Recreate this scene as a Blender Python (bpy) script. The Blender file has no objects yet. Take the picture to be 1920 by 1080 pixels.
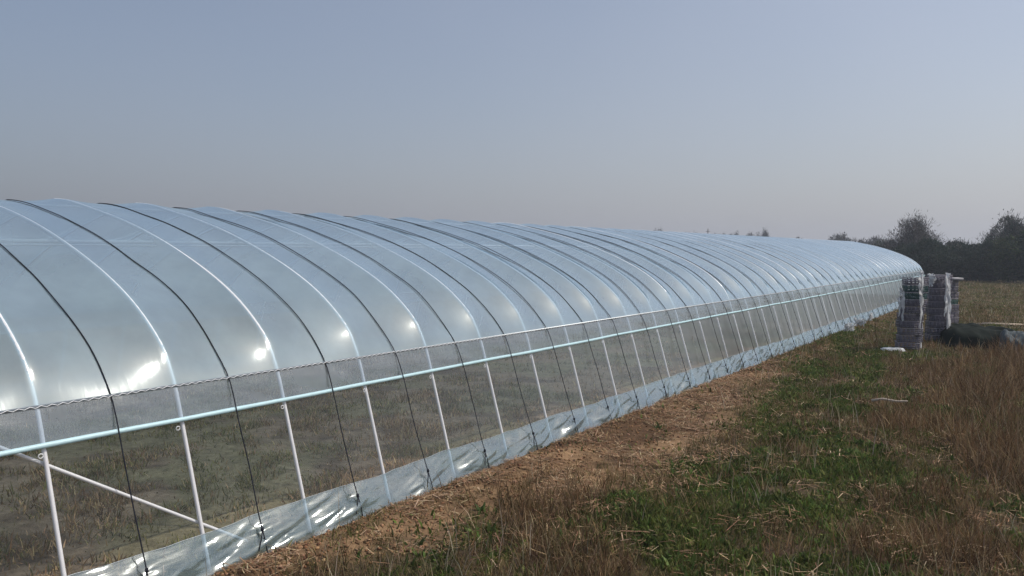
import bpy, math, random
import numpy as np
from math import radians, sin, cos, pi
random.seed(7)
R = np.random.default_rng(11)
scene = bpy.context.scene
COL = scene.collection

# ------------------------------------------------------------------ camera
H = 2.5                                   # eye height in metres
cd = bpy.data.cameras.new("camera"); cam = bpy.data.objects.new("camera", cd); COL.objects.link(cam)
cd.sensor_width = 36; cd.lens = 36 * 1450 / 1920; cd.clip_start = 0.05; cd.clip_end = 3000
YAW = math.atan(1000 / 1450); PITCH = math.atan(68 / 1450)
cam.location = (0, 0, H); cam.rotation_euler = (pi / 2 - PITCH, 0, YAW)
scene.camera = cam

# ------------------------------------------------------------------ sky, sun, exposure
SUN = np.array([0.52, 0.37, 0.78]); SUN /= np.linalg.norm(SUN)
SUN_EL = math.asin(SUN[2]); SUN_AZ = math.atan2(SUN[0], SUN[1])       # azimuth clockwise from +Y
w = bpy.data.worlds.new("World"); scene.world = w; w.use_nodes = True
nt = w.node_tree; bg = nt.nodes["Background"]
sky = nt.nodes.new("ShaderNodeTexSky"); sky.sky_type = 'NISHITA'; sky.sun_disc = False
sky.sun_elevation = SUN_EL; sky.sun_rotation = SUN_AZ
sky.air_density = 1.0; sky.dust_density = 3.5; sky.ozone_density = 1.5; sky.altitude = 50
# hazy air: a lilac-grey veil, thicker near the horizon and brighter towards the sun
wt = nt.nodes.new("ShaderNodeTexCoord"); sp = nt.nodes.new("ShaderNodeSeparateXYZ"); nt.links.new(wt.outputs["Generated"], sp.inputs[0])
def wm(op, a, b=None, c=None):
    n = nt.nodes.new("ShaderNodeMath"); n.operation = op
    for i, v in enumerate((a, b, c)):
        if v is None: continue
        if hasattr(v, "links"): nt.links.new(v, n.inputs[i])
        else: n.inputs[i].default_value = v
    return n.outputs[0]
hz = wm('POWER', wm('SUBTRACT', 1.0, wm('ABSOLUTE', sp.outputs[2])), 6.0)
wn = nt.nodes.new("ShaderNodeTexNoise"); wn.inputs["Scale"].default_value = 2.2; wn.inputs["Detail"].default_value = 3; nt.links.new(wt.outputs["Generated"], wn.inputs["Vector"])
fac = wm('ADD', wm('MULTIPLY_ADD', hz, 0.55, 0.13), wm('MULTIPLY', wn.outputs["Fac"], 0.26))
dt = nt.nodes.new("ShaderNodeVectorMath"); dt.operation = 'DOT_PRODUCT'; nt.links.new(wt.outputs["Generated"], dt.inputs[0]); dt.inputs[1].default_value = tuple(SUN)
mrw = nt.nodes.new("ShaderNodeMapRange"); nt.links.new(dt.outputs["Value"], mrw.inputs[0])
mrw.inputs[1].default_value = -0.35; mrw.inputs[2].default_value = 0.48
vc = nt.nodes.new("ShaderNodeMix"); vc.data_type = 'RGBA'; nt.links.new(mrw.outputs[0], vc.inputs["Factor"])
vc.inputs["A"].default_value = (2.1, 2.25, 2.8, 1); vc.inputs["B"].default_value = (5.0, 5.1, 5.65, 1)
veil = nt.nodes.new("ShaderNodeMix"); veil.data_type = 'RGBA'; nt.links.new(fac, veil.inputs["Factor"]); nt.links.new(vc.outputs["Result"], veil.inputs["B"])
nt.links.new(sky.outputs[0], veil.inputs["A"]); nt.links.new(veil.outputs["Result"], bg.inputs[0]); bg.inputs[1].default_value = 0.12
sd = bpy.data.lights.new("sun", 'SUN'); sun = bpy.data.objects.new("sun", sd); COL.objects.link(sun)
sd.energy = 2.6; sd.angle = radians(0.6); sd.color = (1.0, 0.93, 0.82)
import mathutils
sun.rotation_euler = mathutils.Vector(SUN).to_track_quat('Z', 'Y').to_euler()
scene.view_settings.view_transform = 'Standard'; scene.view_settings.look = 'None'
scene.view_settings.exposure = 0.0; scene.view_settings.gamma = 1
scene.cycles.max_bounces = 8; scene.cycles.transparent_max_bounces = 40
scene.cycles.diffuse_bounces = 3; scene.cycles.volume_bounces = 0
scene.cycles.use_denoising = True
scene.cycles.caustics_reflective = False; scene.cycles.caustics_refractive = False

# ------------------------------------------------------------------ helpers
def noise2(x, y, seed=0):
    x = np.asarray(x, float); y = np.asarray(y, float)
    xi = np.floor(x).astype(np.int64); yi = np.floor(y).astype(np.int64)
    fx = x - xi; fy = y - yi; fx = fx * fx * (3 - 2 * fx); fy = fy * fy * (3 - 2 * fy)
    def h(a, b):
        n = (a * 374761393 + b * 668265263 + seed * 974711) & 0x7fffffff
        n = ((n ^ (n >> 13)) * 1274126177) & 0x7fffffff
        return ((n ^ (n >> 16)) & 0xffff) / 65535.0
    return (h(xi, yi) * (1 - fx) + h(xi + 1, yi) * fx) * (1 - fy) + (h(xi, yi + 1) * (1 - fx) + h(xi + 1, yi + 1) * fx) * fy
def fbm(x, y, o=4, seed=0):
    s = 0; a = 0.5; t = 0
    for i in range(o):
        s = s + a * noise2(np.asarray(x) * 2 ** i + 17.3 * i, np.asarray(y) * 2 ** i - 9.1 * i, seed + i); t += a; a *= 0.5
    return s / t
def sst(a, b, x):
    t = np.clip((x - a) / (b - a), 0, 1); return t * t * (3 - 2 * t)

def mesh(name, V, F, mat, parent=None, smooth=False, col=None, loc=None):
    V = np.asarray(V, np.float32).reshape(-1, 3)
    me = bpy.data.meshes.new(name)
    if isinstance(F, np.ndarray): F = [F]
    F = [np.asarray(f, np.int32) for f in F if len(f)]
    nl = sum(f.size for f in F); npoly = sum(len(f) for f in F)
    me.vertices.add(len(V)); me.vertices.foreach_set("co", V.ravel())
    me.loops.add(nl); me.loops.foreach_set("vertex_index", np.concatenate([f.ravel() for f in F]))
    me.polygons.add(npoly)
    tot = np.concatenate([np.full(len(f), f.shape[1], np.int32) for f in F])
    st = np.concatenate([[0], np.cumsum(tot)[:-1]]).astype(np.int32)
    me.polygons.foreach_set("loop_start", st); me.polygons.foreach_set("loop_total", tot)
    if smooth: me.polygons.foreach_set("use_smooth", np.ones(npoly, bool))
    me.update(calc_edges=True)
    if col is not None:
        a = me.color_attributes.new("Col", 'FLOAT_COLOR', 'POINT')
        c = np.ones((len(V), 4), np.float32); c[:, :3] = col; a.data.foreach_set("color", c.ravel())
    if mat: me.materials.append(mat)
    o = bpy.data.objects.new(name, me); COL.objects.link(o)
    if parent: o.parent = parent
    if loc is not None: o.location = loc
    return o
class MB:
    """collects shapes for ONE mesh"""
    def __init__(s): s.V = []; s.Q = []; s.T = []; s.n = 0
    def add(s, V, Q=None, T=None):
        V = np.asarray(V, float).reshape(-1, 3)
        if Q is not None and len(Q): s.Q.append(np.asarray(Q) + s.n)
        if T is not None and len(T): s.T.append(np.asarray(T) + s.n)
        s.V.append(V); s.n += len(V); return s
    def box(s, c, d, rz=0.0):
        c = np.array(c, float); d = np.array(d, float) / 2
        P = np.array([[x, y, z] for z in (-1, 1) for y in (-1, 1) for x in (-1, 1)]) * d
        if rz:
            P = np.c_[P[:, 0] * cos(rz) - P[:, 1] * sin(rz), P[:, 0] * sin(rz) + P[:, 1] * cos(rz), P[:, 2]]
        return s.add(P + c, [[0, 2, 3, 1], [4, 5, 7, 6], [0, 1, 5, 4], [2, 6, 7, 3], [0, 4, 6, 2], [1, 3, 7, 5]])
    def tube(s, P, r, k=6, cap=True):
        P = np.asarray(P, float); n = len(P); r = np.broadcast_to(np.asarray(r, float), (n,))
        T = np.gradient(P, axis=0); T /= np.linalg.norm(T, axis=1)[:, None] + 1e-12
        mt = np.abs(T).mean(0); ref = np.eye(3)[int(np.argmin(mt))]
        A = np.cross(T, ref); A /= np.linalg.norm(A, axis=1)[:, None] + 1e-12
        B = np.cross(T, A)
        a = np.arange(k) * 2 * pi / k
        V = P[:, None] + r[:, None, None] * (np.cos(a)[None, :, None] * A[:, None] + np.sin(a)[None, :, None] * B[:, None])
        i = np.arange(n - 1)[:, None] * k; j = np.arange(k)[None]; j2 = (j + 1) % k
        Q = np.stack([i + j, i + j2, i + k + j2, i + k + j], -1).reshape(-1, 4)
        V = V.reshape(-1, 3)
        if cap:
            V = np.vstack([V, P[0], P[-1]]); jj = np.arange(k)
            T1 = np.stack([(jj + 1) % k, jj, np.full(k, n * k)], -1)
            T2 = np.stack([(n - 1) * k + jj, (n - 1) * k + (jj + 1) % k, np.full(k, n * k + 1)], -1)
            return s.add(V, Q, np.vstack([T1, T2]))
        return s.add(V, Q)
    def build(s, name, mat, parent=None, smooth=False, col=None, loc=None):
        F = []
        if s.Q: F.append(np.vstack(s.Q))
        if s.T: F.append(np.vstack(s.T))
        return mesh(name, np.vstack(s.V), F, mat, parent, smooth, col, loc)
def grid(X, Y, Z):
    n, m = X.shape; V = np.stack([X, Y, Z], -1).reshape(-1, 3)
    i = np.arange(n - 1)[:, None] * m; j = np.arange(m - 1)[None]
    Q = np.stack([i + j, i + j + 1, i + m + j + 1, i + m + j], -1).reshape(-1, 4)
    return V, Q
def tag(o, label=None, cat=None, group=None, kind=None):
    for k, v in (("label", label), ("category", cat), ("group", group), ("kind", kind)):
        if v: o[k] = v
    return o
def empty(name, loc=(0, 0, 0), rz=0):
    o = bpy.data.objects.new(name, None); COL.objects.link(o); o.location = loc; o.rotation_euler = (0, 0, rz)
    o.empty_display_size = 0.2; return o
def copy_tree(src):
    c = src.copy(); COL.objects.link(c)
    for ch in src.children:
        d = ch.copy(); COL.objects.link(d); d.parent = c
    return c

# ------------------------------------------------------------------ materials
def mat(name):
    m = bpy.data.materials.new(name); m.use_nodes = True
    return m, m.node_tree, m.node_tree.nodes, m.node_tree.links, m.node_tree.nodes["Principled BSDF"]
def simple(name, c, rough=0.6, metal=0.0, var=0.15, scale=8.0, bump=0.0, spec=0.5):
    m, t, N, L, p = mat(name)
    tc = N.new("ShaderNodeTexCoord"); nz = N.new("ShaderNodeTexNoise"); nz.inputs["Scale"].default_value = scale; nz.inputs["Detail"].default_value = 5
    L.new(tc.outputs["Object"], nz.inputs["Vector"])
    mx = N.new("ShaderNodeMix"); mx.data_type = 'RGBA'
    mx.inputs["A"].default_value = (*[v * (1 - var) for v in c], 1); mx.inputs["B"].default_value = (*[min(1, v * (1 + var)) for v in c], 1)
    L.new(nz.outputs["Fac"], mx.inputs["Factor"]); L.new(mx.outputs["Result"], p.inputs["Base Color"])
    p.inputs["Roughness"].default_value = rough; p.inputs["Metallic"].default_value = metal
    p.inputs["Specular IOR Level"].default_value = spec
    if bump:
        b = N.new("ShaderNodeBump"); b.inputs["Strength"].default_value = bump; b.inputs["Distance"].default_value = 0.02
        L.new(nz.outputs["Fac"], b.inputs["Height"]); L.new(b.outputs[0], p.inputs["Normal"])
    return m
def vcol(name, rough=0.8, transl=0.25, spec=0.2):
    m, t, N, L, p = mat(name)
    a = N.new("ShaderNodeAttribute"); a.attribute_name = "Col"
    L.new(a.outputs["Color"], p.inputs["Base Color"]); p.inputs["Roughness"].default_value = rough
    p.inputs["Specular IOR Level"].default_value = spec
    if transl:
        tr = N.new("ShaderNodeBsdfTranslucent"); mx = N.new("ShaderNodeMixShader"); mx.inputs[0].default_value = transl
        L.new(a.outputs["Color"], tr.inputs[0]); L.new(p.outputs[0], mx.inputs[1]); L.new(tr.outputs[0], mx.inputs[2])
        L.new(mx.outputs[0], N["Material Output"].inputs[0])
    return m
def film(name, haze=0.3, base=0.08, graze=0.7, rough=0.14, tint=(0.86, 0.95, 1.0), bump=0.25, wrinkle=(1, 1, 1), bscale=6.0, bdist=0.01, alb=0.7, rot=(0, 0, 0)):
    """clear polyethylene sheet: part see-through, part milky, glossy skin stronger at grazing angles"""
    m, t, N, L, p = mat(name); N.remove(p)
    tc = N.new("ShaderNodeTexCoord"); mp = N.new("ShaderNodeMapping"); mp.inputs["Scale"].default_value = wrinkle; mp.inputs["Rotation"].default_value = rot
    L.new(tc.outputs["Object"], mp.inputs[0])
    nz = N.new("ShaderNodeTexNoise"); nz.inputs["Scale"].default_value = bscale; nz.inputs["Detail"].default_value = 4
    nz.inputs["Distortion"].default_value = 0.4
    L.new(mp.outputs[0], nz.inputs["Vector"])
    b = N.new("ShaderNodeBump"); b.inputs["Strength"].default_value = bump; b.inputs["Distance"].default_value = bdist
    L.new(nz.outputs["Fac"], b.inputs["Height"])
    # streaks of dust and condensation make the milkiness uneven
    n2 = N.new("ShaderNodeTexNoise"); n2.inputs["Scale"].default_value = 1.3; n2.inputs["Detail"].default_value = 6
    L.new(tc.outputs["Object"], n2.inputs["Vector"])
    mr = N.new("ShaderNodeMapRange"); mr.inputs["From Min"].default_value = 0.3; mr.inputs["From Max"].default_value = 0.7
    mr.inputs["To Min"].default_value = haze * 0.78; mr.inputs["To Max"].default_value = haze * 1.22
    L.new(n2.outputs["Fac"], mr.inputs["Value"])
    tp = N.new("ShaderNodeBsdfTransparent"); tp.inputs[0].default_value = (*[0.55 + 0.43 * v for v in tint], 1)
    df = N.new("ShaderNodeBsdfDiffuse"); df.inputs[0].default_value = (*[alb * v for v in tint], 1)
    tl = N.new("ShaderNodeBsdfTranslucent"); tl.inputs[0].default_value = (*[alb * v for v in tint], 1)
    gl = N.new("ShaderNodeBsdfGlossy"); gl.inputs["Roughness"].default_value = rough; gl.inputs[0].default_value = (0.89, 0.97, 1, 1)
    for s in (df, tl, gl): L.new(b.outputs[0], s.inputs["Normal"])
    m1 = N.new("ShaderNodeMixShader"); m1.inputs[0].default_value = 0.5
    L.new(df.outputs[0], m1.inputs[1]); L.new(tl.outputs[0], m1.inputs[2])
    m2 = N.new("ShaderNodeMixShader"); L.new(mr.outputs[0], m2.inputs[0]); L.new(tp.outputs[0], m2.inputs[1]); L.new(m1.outputs[0], m2.inputs[2])
    lw = N.new("ShaderNodeLayerWeight"); lw.inputs["Blend"].default_value = 0.5
    pw = N.new("ShaderNodeMath"); pw.operation = 'POWER'; pw.inputs[1].default_value = 2.3; L.new(lw.outputs["Facing"], pw.inputs[0])
    ma = N.new("ShaderNodeMath"); ma.operation = 'MULTIPLY_ADD'; ma.inputs[1].default_value = graze; ma.inputs[2].default_value = base
    L.new(pw.outputs[0], ma.inputs[0])
    m3 = N.new("ShaderNodeMixShader"); L.new(ma.outputs[0], m3.inputs[0]); L.new(m2.outputs[0], m3.inputs[1]); L.new(gl.outputs[0], m3.inputs[2])
    L.new(m3.outputs[0], N["Material Output"].inputs[0])
    return m
M_ROOF = film("greenhouse_film", haze=0.48, base=0.115, graze=0.92, rough=0.10, bump=0.06, wrinkle=(0.6, 5, 0.6), bscale=3.5, alb=0.98, tint=(0.66, 0.88, 1.0))
M_APRON = film("apron_film", haze=0.34, base=0.09, graze=0.5, rough=0.2, bump=0.8, wrinkle=(1, 5, 1), bscale=5.0, rot=(radians(15), 0, 0), tint=(0.76, 0.88, 1.0))
M_SKIRT = film("skirt_film", haze=0.30, base=0.10, graze=0.55, rough=0.11, bump=0.45, wrinkle=(1, 0.5, 5), bscale=4.0, rot=(radians(28), 0, 0), tint=(0.62, 0.86, 1.0))
M_NET = film("side_film", tint=(0.97, 0.95, 0.95), haze=0.035, base=0.012, graze=0.7, rough=0.3, bump=0.1, bscale=3.0)
M_PIPE = simple("white_galvanised_pipe", (0.84, 0.86, 0.88), rough=0.3, metal=0.1, var=0.08, scale=20)
M_ROLL = simple("film_rolled_on_pipe", (0.50, 0.72, 0.78), rough=0.4, var=0.12, scale=14, bump=0.3, spec=0.5)
M_ROPE = simple("black_rope", (0.018, 0.02, 0.03), rough=0.7, var=0.3, scale=60, spec=0.2)
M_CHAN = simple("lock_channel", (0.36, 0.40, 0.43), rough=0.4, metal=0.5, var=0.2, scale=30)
M_WIRE = simple("lock_wire", (0.9, 0.92, 0.95), rough=0.35, var=0.05)
M_CRATE = simple("dark_crate_plastic", (0.16, 0.15, 0.185), rough=0.6, var=0.5, scale=6)
M_CRATEG = simple("green_crate_plastic", (0.03, 0.085, 0.08), rough=0.6, var=0.5, scale=6)
M_RIM = simple("pale_crate_rim", (0.26, 0.25, 0.29), rough=0.6, var=0.6, scale=9)
M_RAG = film("torn_white_film", haze=0.9, base=0.08, graze=0.4, rough=0.3, tint=(0.95, 0.97, 1.0), bump=0.8, bscale=12, alb=0.95)
M_TARP = simple("black_green_tarp", (0.012, 0.017, 0.014), rough=0.9, var=0.3, scale=3, bump=0.5, spec=0.1)
M_TARP2 = simple("slate_grey_sheet", (0.055, 0.075, 0.085), rough=0.8, var=0.2, scale=3, bump=0.4)
M_WOOD = simple("pale_wood", (0.42, 0.34, 0.26), rough=0.8, var=0.3, scale=12)
M_GRASS = vcol("grass_blades", 0.75, 0.3)
M_STRAW = vcol("straw", 0.7, 0.1)
M_LEAF = vcol("tree_foliage", 0.8, 0.2)
M_BARK = simple("bark", (0.09, 0.075, 0.065), rough=0.9, var=0.35, scale=5)
M_CLOD = vcol("soil_clods", 0.95, 0.0)

# ------------------------------------------------------------------ ground
BX = -5.33                                         # foot line of the near side of the tunnel
FX = -14.27                                        # foot line of the far side
def ground_z(x, y):
    x = np.asarray(x, float); y = np.asarray(y, float)
    near = np.exp(-((np.hypot(x, y)) / 60.0) ** 2)
    z = near * (0.10 * (fbm(x * 0.35, y * 0.35, 3, 5) - 0.5) + 0.05 * (fbm(x * 1.7, y * 1.7, 3, 9) - 0.5))
    flat = np.exp(-((x - BX) / 0.5) ** 2) * sst(-6, -4, y) * (1 - sst(50, 52, y))
    z = z * (1 - 0.8 * flat)
    bank = 0.07 * np.exp(-((x - BX - 0.42) / 0.26) ** 2) * sst(-6, -4, y) * (1 - sst(50, 52, y))
    return z + bank * (0.6 + 0.8 * fbm(x * 3, y * 3, 3, 2)) - 0.02
GREEN = [(-2.05, 9.9, 0.85, 1.3), (-1.9, 9.6, 0.6, 0.8), (-1.8, 6.4, 0.9, 1.2), (-2.2, 7.6, 0.7, 1.0), (-2.8, 8.2, 0.9, 1.0), (-3.1, 13.5, 0.9, 2.0), (-3.8, 17.5, 1.0, 2.5),
         (-0.55, 13.0, 0.5, 0.8), (-5.0, 24.5, 0.9, 3.0), (-2.9, 6.7, 0.8, 0.7), (-2.6, 10.9, 0.6, 1.0)]
RED = [(-1.5, 17.0, 0.9, 2.6), (-0.8, 16.0, 0.9, 2.5), (-1.55, 12.4, 0.55, 1.3), (-0.3, 11.0, 0.55, 1.4), (-0.9, 8.6, 0.5, 0.9),
       (-0.5, 7.4, 0.7, 0.8), (-4.1, 6.6, 0.5, 1.2), (-1.2, 14.6, 0.6, 1.2), (-0.6, 20.5, 1.2, 2.0), (-3.4, 5.4, 0.7, 0.7)]
def blobs(x, y, B):
    s = np.zeros_like(x)
    for (a, b, c, d) in B: s = np.maximum(s, np.exp(-((x - a) / c) ** 2 - ((y - b) / d) ** 2))
    return s
def region(x, y):
    """weights of (straw strip, green weeds, red dead weeds) on the ground: which plants grow where"""
    x = np.asarray(x, float); y = np.asarray(y, float)
    n = fbm(x * 0.9, y * 0.5, 4, 21) - 0.5; n2 = fbm(x * 2.1, y * 1.3, 3, 31) - 0.5
    wid = 0.78 + 0.6 * sst(4, 9, y) - 1.2 * sst(12, 19, y)
    strip = sst(-0.5, 0.45, wid - (x - BX) + 1.7 * n) * (x > BX - 0.4) * (y < 52)
    n3 = fbm(x * 5.5, y * 4.0, 3, 37) - 0.5
    strip = np.clip(strip + 1.6 * n3 * (strip > 0.02) * (strip < 0.98), 0, 1)
    g = np.clip(blobs(x, y, GREEN) * 0.95 - 0.12 + 2.0 * n2 + 0.5 * n + 1.8 * n3, 0, 1) * (1 - strip * 0.92)
    r = np.clip(blobs(x, y, RED) * 1.1 - 0.1 - 1.8 * n2 + 0.3 * n - 1.2 * n3, 0, 1) * (1 - strip * 0.92)
    return strip, g, r
def gridlines():
    xs = np.concatenate([-np.geomspace(900, 16, 24), np.linspace(-15.5, -5.6, 90)[:-1], np.linspace(-5.6, 1.5, 150)[:-1], np.linspace(1.5, 12, 40), np.geomspace(14, 900, 24)])
    ys = np.concatenate([-np.geomspace(900, 8, 20), np.linspace(-7, 2.5, 30)[:-1], np.linspace(2.5, 16, 230)[:-1], np.linspace(16, 40, 160)[:-1], np.linspace(40, 90, 90)[:-1], np.geomspace(90, 1500, 30)])
    return np.unique(xs), np.unique(ys)
gx, gy = gridlines()
GX, GY = np.meshgrid(gx, gy)
GZ = ground_z(GX, GY)
V, Q = grid(GX, GY, GZ)
s_, g_, r_ = region(V[:, 0], V[:, 1])
m, t, N, L, p = mat("field_soil")
a = N.new("ShaderNodeAttribute"); a.attribute_name = "Col"
tc = N.new("ShaderNodeTexCoord")
n1 = N.new("ShaderNodeTexNoise"); n1.inputs["Scale"].default_value = 9; n1.inputs["Detail"].default_value = 8; n1.inputs["Roughness"].default_value = 0.7
n2 = N.new("ShaderNodeTexNoise"); n2.inputs["Scale"].default_value = 0.35; n2.inputs["Detail"].default_value = 6
L.new(tc.outputs["Object"], n1.inputs["Vector"]); L.new(tc.outputs["Object"], n2.inputs["Vector"])
mr = N.new("ShaderNodeMapRange"); mr.inputs["From Min"].default_value = 0.3; mr.inputs["From Max"].default_value = 0.7; mr.inputs["To Min"].default_value = 0.5; mr.inputs["To Max"].default_value = 1.45
L.new(n1.outputs["Fac"], mr.inputs["Value"])
mr2 = N.new("ShaderNodeMapRange"); mr2.inputs["From Min"].default_value = 0.3; mr2.inputs["From Max"].default_value = 0.7; mr2.inputs["To Min"].default_value = 0.8; mr2.inputs["To Max"].default_value = 1.2
L.new(n2.outputs["Fac"], mr2.inputs["Value"])
mu = N.new("ShaderNodeMath"); mu.operation = 'MULTIPLY'; L.new(mr.outputs[0], mu.inputs[0]); L.new(mr2.outputs[0], mu.inputs[1])
vm = N.new("ShaderNodeVectorMath"); vm.operation = 'SCALE'; L.new(a.outputs["Color"], vm.inputs[0]); L.new(mu.outputs[0], vm.inputs["Scale"])
L.new(vm.outputs[0], p.inputs["Base Color"]); p.inputs["Roughness"].default_value = 0.95; p.inputs["Specular IOR Level"].default_value = 0.15
b = N.new("ShaderNodeBump"); b.inputs["Strength"].default_value = 0.8; b.inputs["Distance"].default_value = 0.03
L.new(n1.outputs["Fac"], b.inputs["Height"]); L.new(b.outputs[0], p.inputs["Normal"])
def mixc(c0, w, c1): return c0 * (1 - w[:, None]) + np.array(c1) * w[:, None]
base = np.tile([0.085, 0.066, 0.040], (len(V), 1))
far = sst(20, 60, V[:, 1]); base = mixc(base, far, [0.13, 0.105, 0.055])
base = mixc(base, g_, [0.045, 0.065, 0.02]); base = mixc(base, r_, [0.075, 0.042, 0.030]); sc_ = fbm(V[:, 0] * 1.8, V[:, 1] * 1.3, 4, 44)[:, None]
soil = np.array([0.085, 0.05, 0.028]) * (1 - sst(0.35, 0.65, sc_)) + np.array([0.25, 0.16, 0.09]) * sst(0.35, 0.65, sc_)
base = base * (1 - s_[:, None]) + soil * s_[:, None]
inside = ((V[:, 0] < BX) & (V[:, 0] > FX) & (V[:, 1] < 50)).astype(float); base = mixc(base, inside * 0.9, [0.21, 0.165, 0.115])
gd = inside * sst(0.5, 0.62, fbm(V[:, 0] * 1.9, V[:, 1] * 1.9, 4, 68)); base = mixc(base, gd * 0.75, [0.075, 0.055, 0.038])
gi = inside * sst(0.46, 0.58, fbm(V[:, 0] * 0.8, V[:, 1] * 0.8, 4, 66)); base = mixc(base, gi * 0.6, [0.15, 0.15, 0.08])
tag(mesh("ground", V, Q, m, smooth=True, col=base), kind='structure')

# ------------------------------------------------------------------ grass and weeds
def blades(name, x, y, h, wid, lean, colr, matl, label, cat, z0=None, flat=False, curl=0.5):
    n = len(x); colr = colr * (0.42 + 0.95 * fbm(x * 4.2, y * 3.4, 3, 91))[:, None]; az = R.uniform(0, 2 * pi, n); ln = lean * R.uniform(0.2, 1.3, n)
    z = ground_z(x, y) if z0 is None else z0
    d = np.stack([np.cos(az), np.sin(az)], -1); f = R.uniform(0, 2 * pi, n)
    s = np.stack([np.cos(f), np.sin(f), np.zeros(n)], -1) * (wid / 2)[:, None]
    def pt(t, c):
        off = (h * np.sin(ln) * (t + curl * t * t) / (1 + curl))[:, None] * d
        return np.concatenate([np.stack([x, y], -1) + off, (z + h * np.cos(ln) * t * (1 - 0.25 * ln * t))[:, None]], 1)
    P0 = pt(0, 0); P1 = pt(0.5, 0); P2 = pt(1, 0); P0[:, 2] -= 0.01
    Vv = np.stack([P0 - s, P0 + s, P1 + s * 0.8, P1 - s * 0.8, P2], 1).reshape(-1, 3)
    i = np.arange(n)[:, None] * 5
    Qq = i + np.array([[0, 1, 2, 3]]); Tt = i + np.array([[3, 2, 4]])
    C = np.repeat(colr, 5, axis=0)
    o = mesh(name, Vv, [Qq, Tt], matl, col=C)
    return tag(o, label, cat, kind='stuff')
def scatter(n, x0, x1, y0, y1, dens):
    x = R.uniform(x0, x1, n); y = R.uniform(y0, y1, n); k = R.random(n) < dens(x, y); return x[k], y[k]
def zones(fn, per):
    X = []; Y = []
    for (x0, x1, y0, y1, q) in ((-5.25, 0.6, 2.6, 8, 1.0), (-5.25, 1.2, 8, 14, 0.75), (-5.25, 2.0, 14, 24, 0.42), (-5.25, 3.0, 24, 42, 0.2), (-9, 6, 42, 76, 0.07),
                               (0.6, 4, 2.6, 14, 0.12), (1.5, 5, 14, 42, 0.06)):
        n = int((x1 - x0) * (y1 - y0) * per * q); a_, b_ = scatter(n, x0, x1, y0, y1, fn); X.append(a_); Y.append(b_)
    return np.concatenate(X), np.concatenate(Y)
def grow(x, y):     # blades get broader with distance from the path so thin ones still register
    return 1 + np.clip((y - 8) / 18, 0, 3.0)
def pick(P, n, jit=0.25):
    P = np.array(P); c = P[R.integers(0, len(P), n)]; return np.clip(c * R.uniform(1 - jit, 1 + jit, (n, 1)) * R.uniform(0.92, 1.08, (n, 3)), 0, 1)
TAN = [(0.32, 0.235, 0.12), (0.25, 0.175, 0.085), (0.17, 0.125, 0.065), (0.40, 0.31, 0.17), (0.12, 0.095, 0.045)]
OLV = [(0.13, 0.135, 0.04), (0.10, 0.105, 0.033), (0.19, 0.17, 0.06), (0.075, 0.08, 0.03)]
GRN = [(0.095, 0.145, 0.03), (0.125, 0.18, 0.038), (0.08, 0.105, 0.027), (0.18, 0.20, 0.055), (0.06, 0.075, 0.022)]
RDB = [(0.20, 0.12, 0.06), (0.15, 0.09, 0.045), (0.27, 0.18, 0.095), (0.10, 0.065, 0.036), (0.34, 0.25, 0.15)]
STR = [(0.36, 0.24, 0.14), (0.27, 0.17, 0.09), (0.48, 0.36, 0.23), (0.16, 0.09, 0.05), (0.30, 0.17, 0.10)]
# general dry and olive grass
x, y = zones(lambda x, y: np.clip(1.0 - region(x, y)[0] * 0.95 - 0.35 * region(x, y)[1], 0.02, 1) * (0.5 + 0.9 * sst(0.35, 0.65, fbm(x * 2.5, y * 2.5, 2, 77))), 2300)
_, g, r = region(x, y); n = len(x)
C = pick(TAN, n); C2 = pick(OLV, n); kk = (R.random(n) < 0.65 + 0.3 * g - 0.4 * r)[:, None]; C = np.where(kk, C2, C)
h = R.uniform(0.03, 0.13, n) * (0.5 + 1.0 * fbm(x * 1.2, y * 1.2, 2, 3)) * (1 + 0.2 * r)
blades("dry_grass", x, y, h, R.uniform(0.004, 0.009, n) * grow(x, y), 0.9, C, M_GRASS, "tan and olive grass growing over the field beside the greenhouse", "grass")
# green weeds
x, y = zones(lambda x, y: region(x, y)[1] ** 1.1, 4200); n = len(x)
h = R.uniform(0.025, 0.10, n) * (0.45 + 1.2 * fbm(x * 1.6, y * 1.6, 2, 4))
blades("green_weeds", x, y, h, R.uniform(0.010, 0.032, n) * grow(x, y) ** 0.7, 1.35, pick(GRN, n, 0.35), M_GRASS, "patches of low leafy green weeds in the field", "weeds", curl=1.0)
# red-brown dead weeds, taller
x, y = zones(lambda x, y: region(x, y)[2] ** 1.3, 1300); n = len(x)
h = R.uniform(0.06, 0.34, n) * (1 + 1.6 * sst(-1.6, -0.3, x) * sst(9, 12, y) * (1 - sst(21, 24, y))) * (0.4 + 1.1 * fbm(x * 1.4, y * 1.4, 2, 8))
blades("dead_weeds", x, y, h, R.uniform(0.004, 0.010, n) * grow(x, y), 0.75, pick(RDB, n, 0.3), M_GRASS, "reddish brown dead weeds standing in the field", "weeds")
# broad-leaved weeds in rosettes
nr_ = 2600; cx, cy = zones(lambda x, y: region(x, y)[1] ** 1.1, 70); k_ = 11
x = np.repeat(cx, k_) + R.normal(0, 0.025, len(cx) * k_); y = np.repeat(cy, k_) + R.normal(0, 0.025, len(cx) * k_); n = len(x)
blades("broadleaf_weeds", x, y, R.uniform(0.05, 0.13, n), R.uniform(0.02, 0.045, n), 1.45, pick([(0.10, 0.17, 0.04), (0.075, 0.12, 0.035), (0.14, 0.19, 0.06)], n, 0.3), M_GRASS,
       "low rosettes of broad green leaves among the grass", "weeds", curl=0.6)
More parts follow.
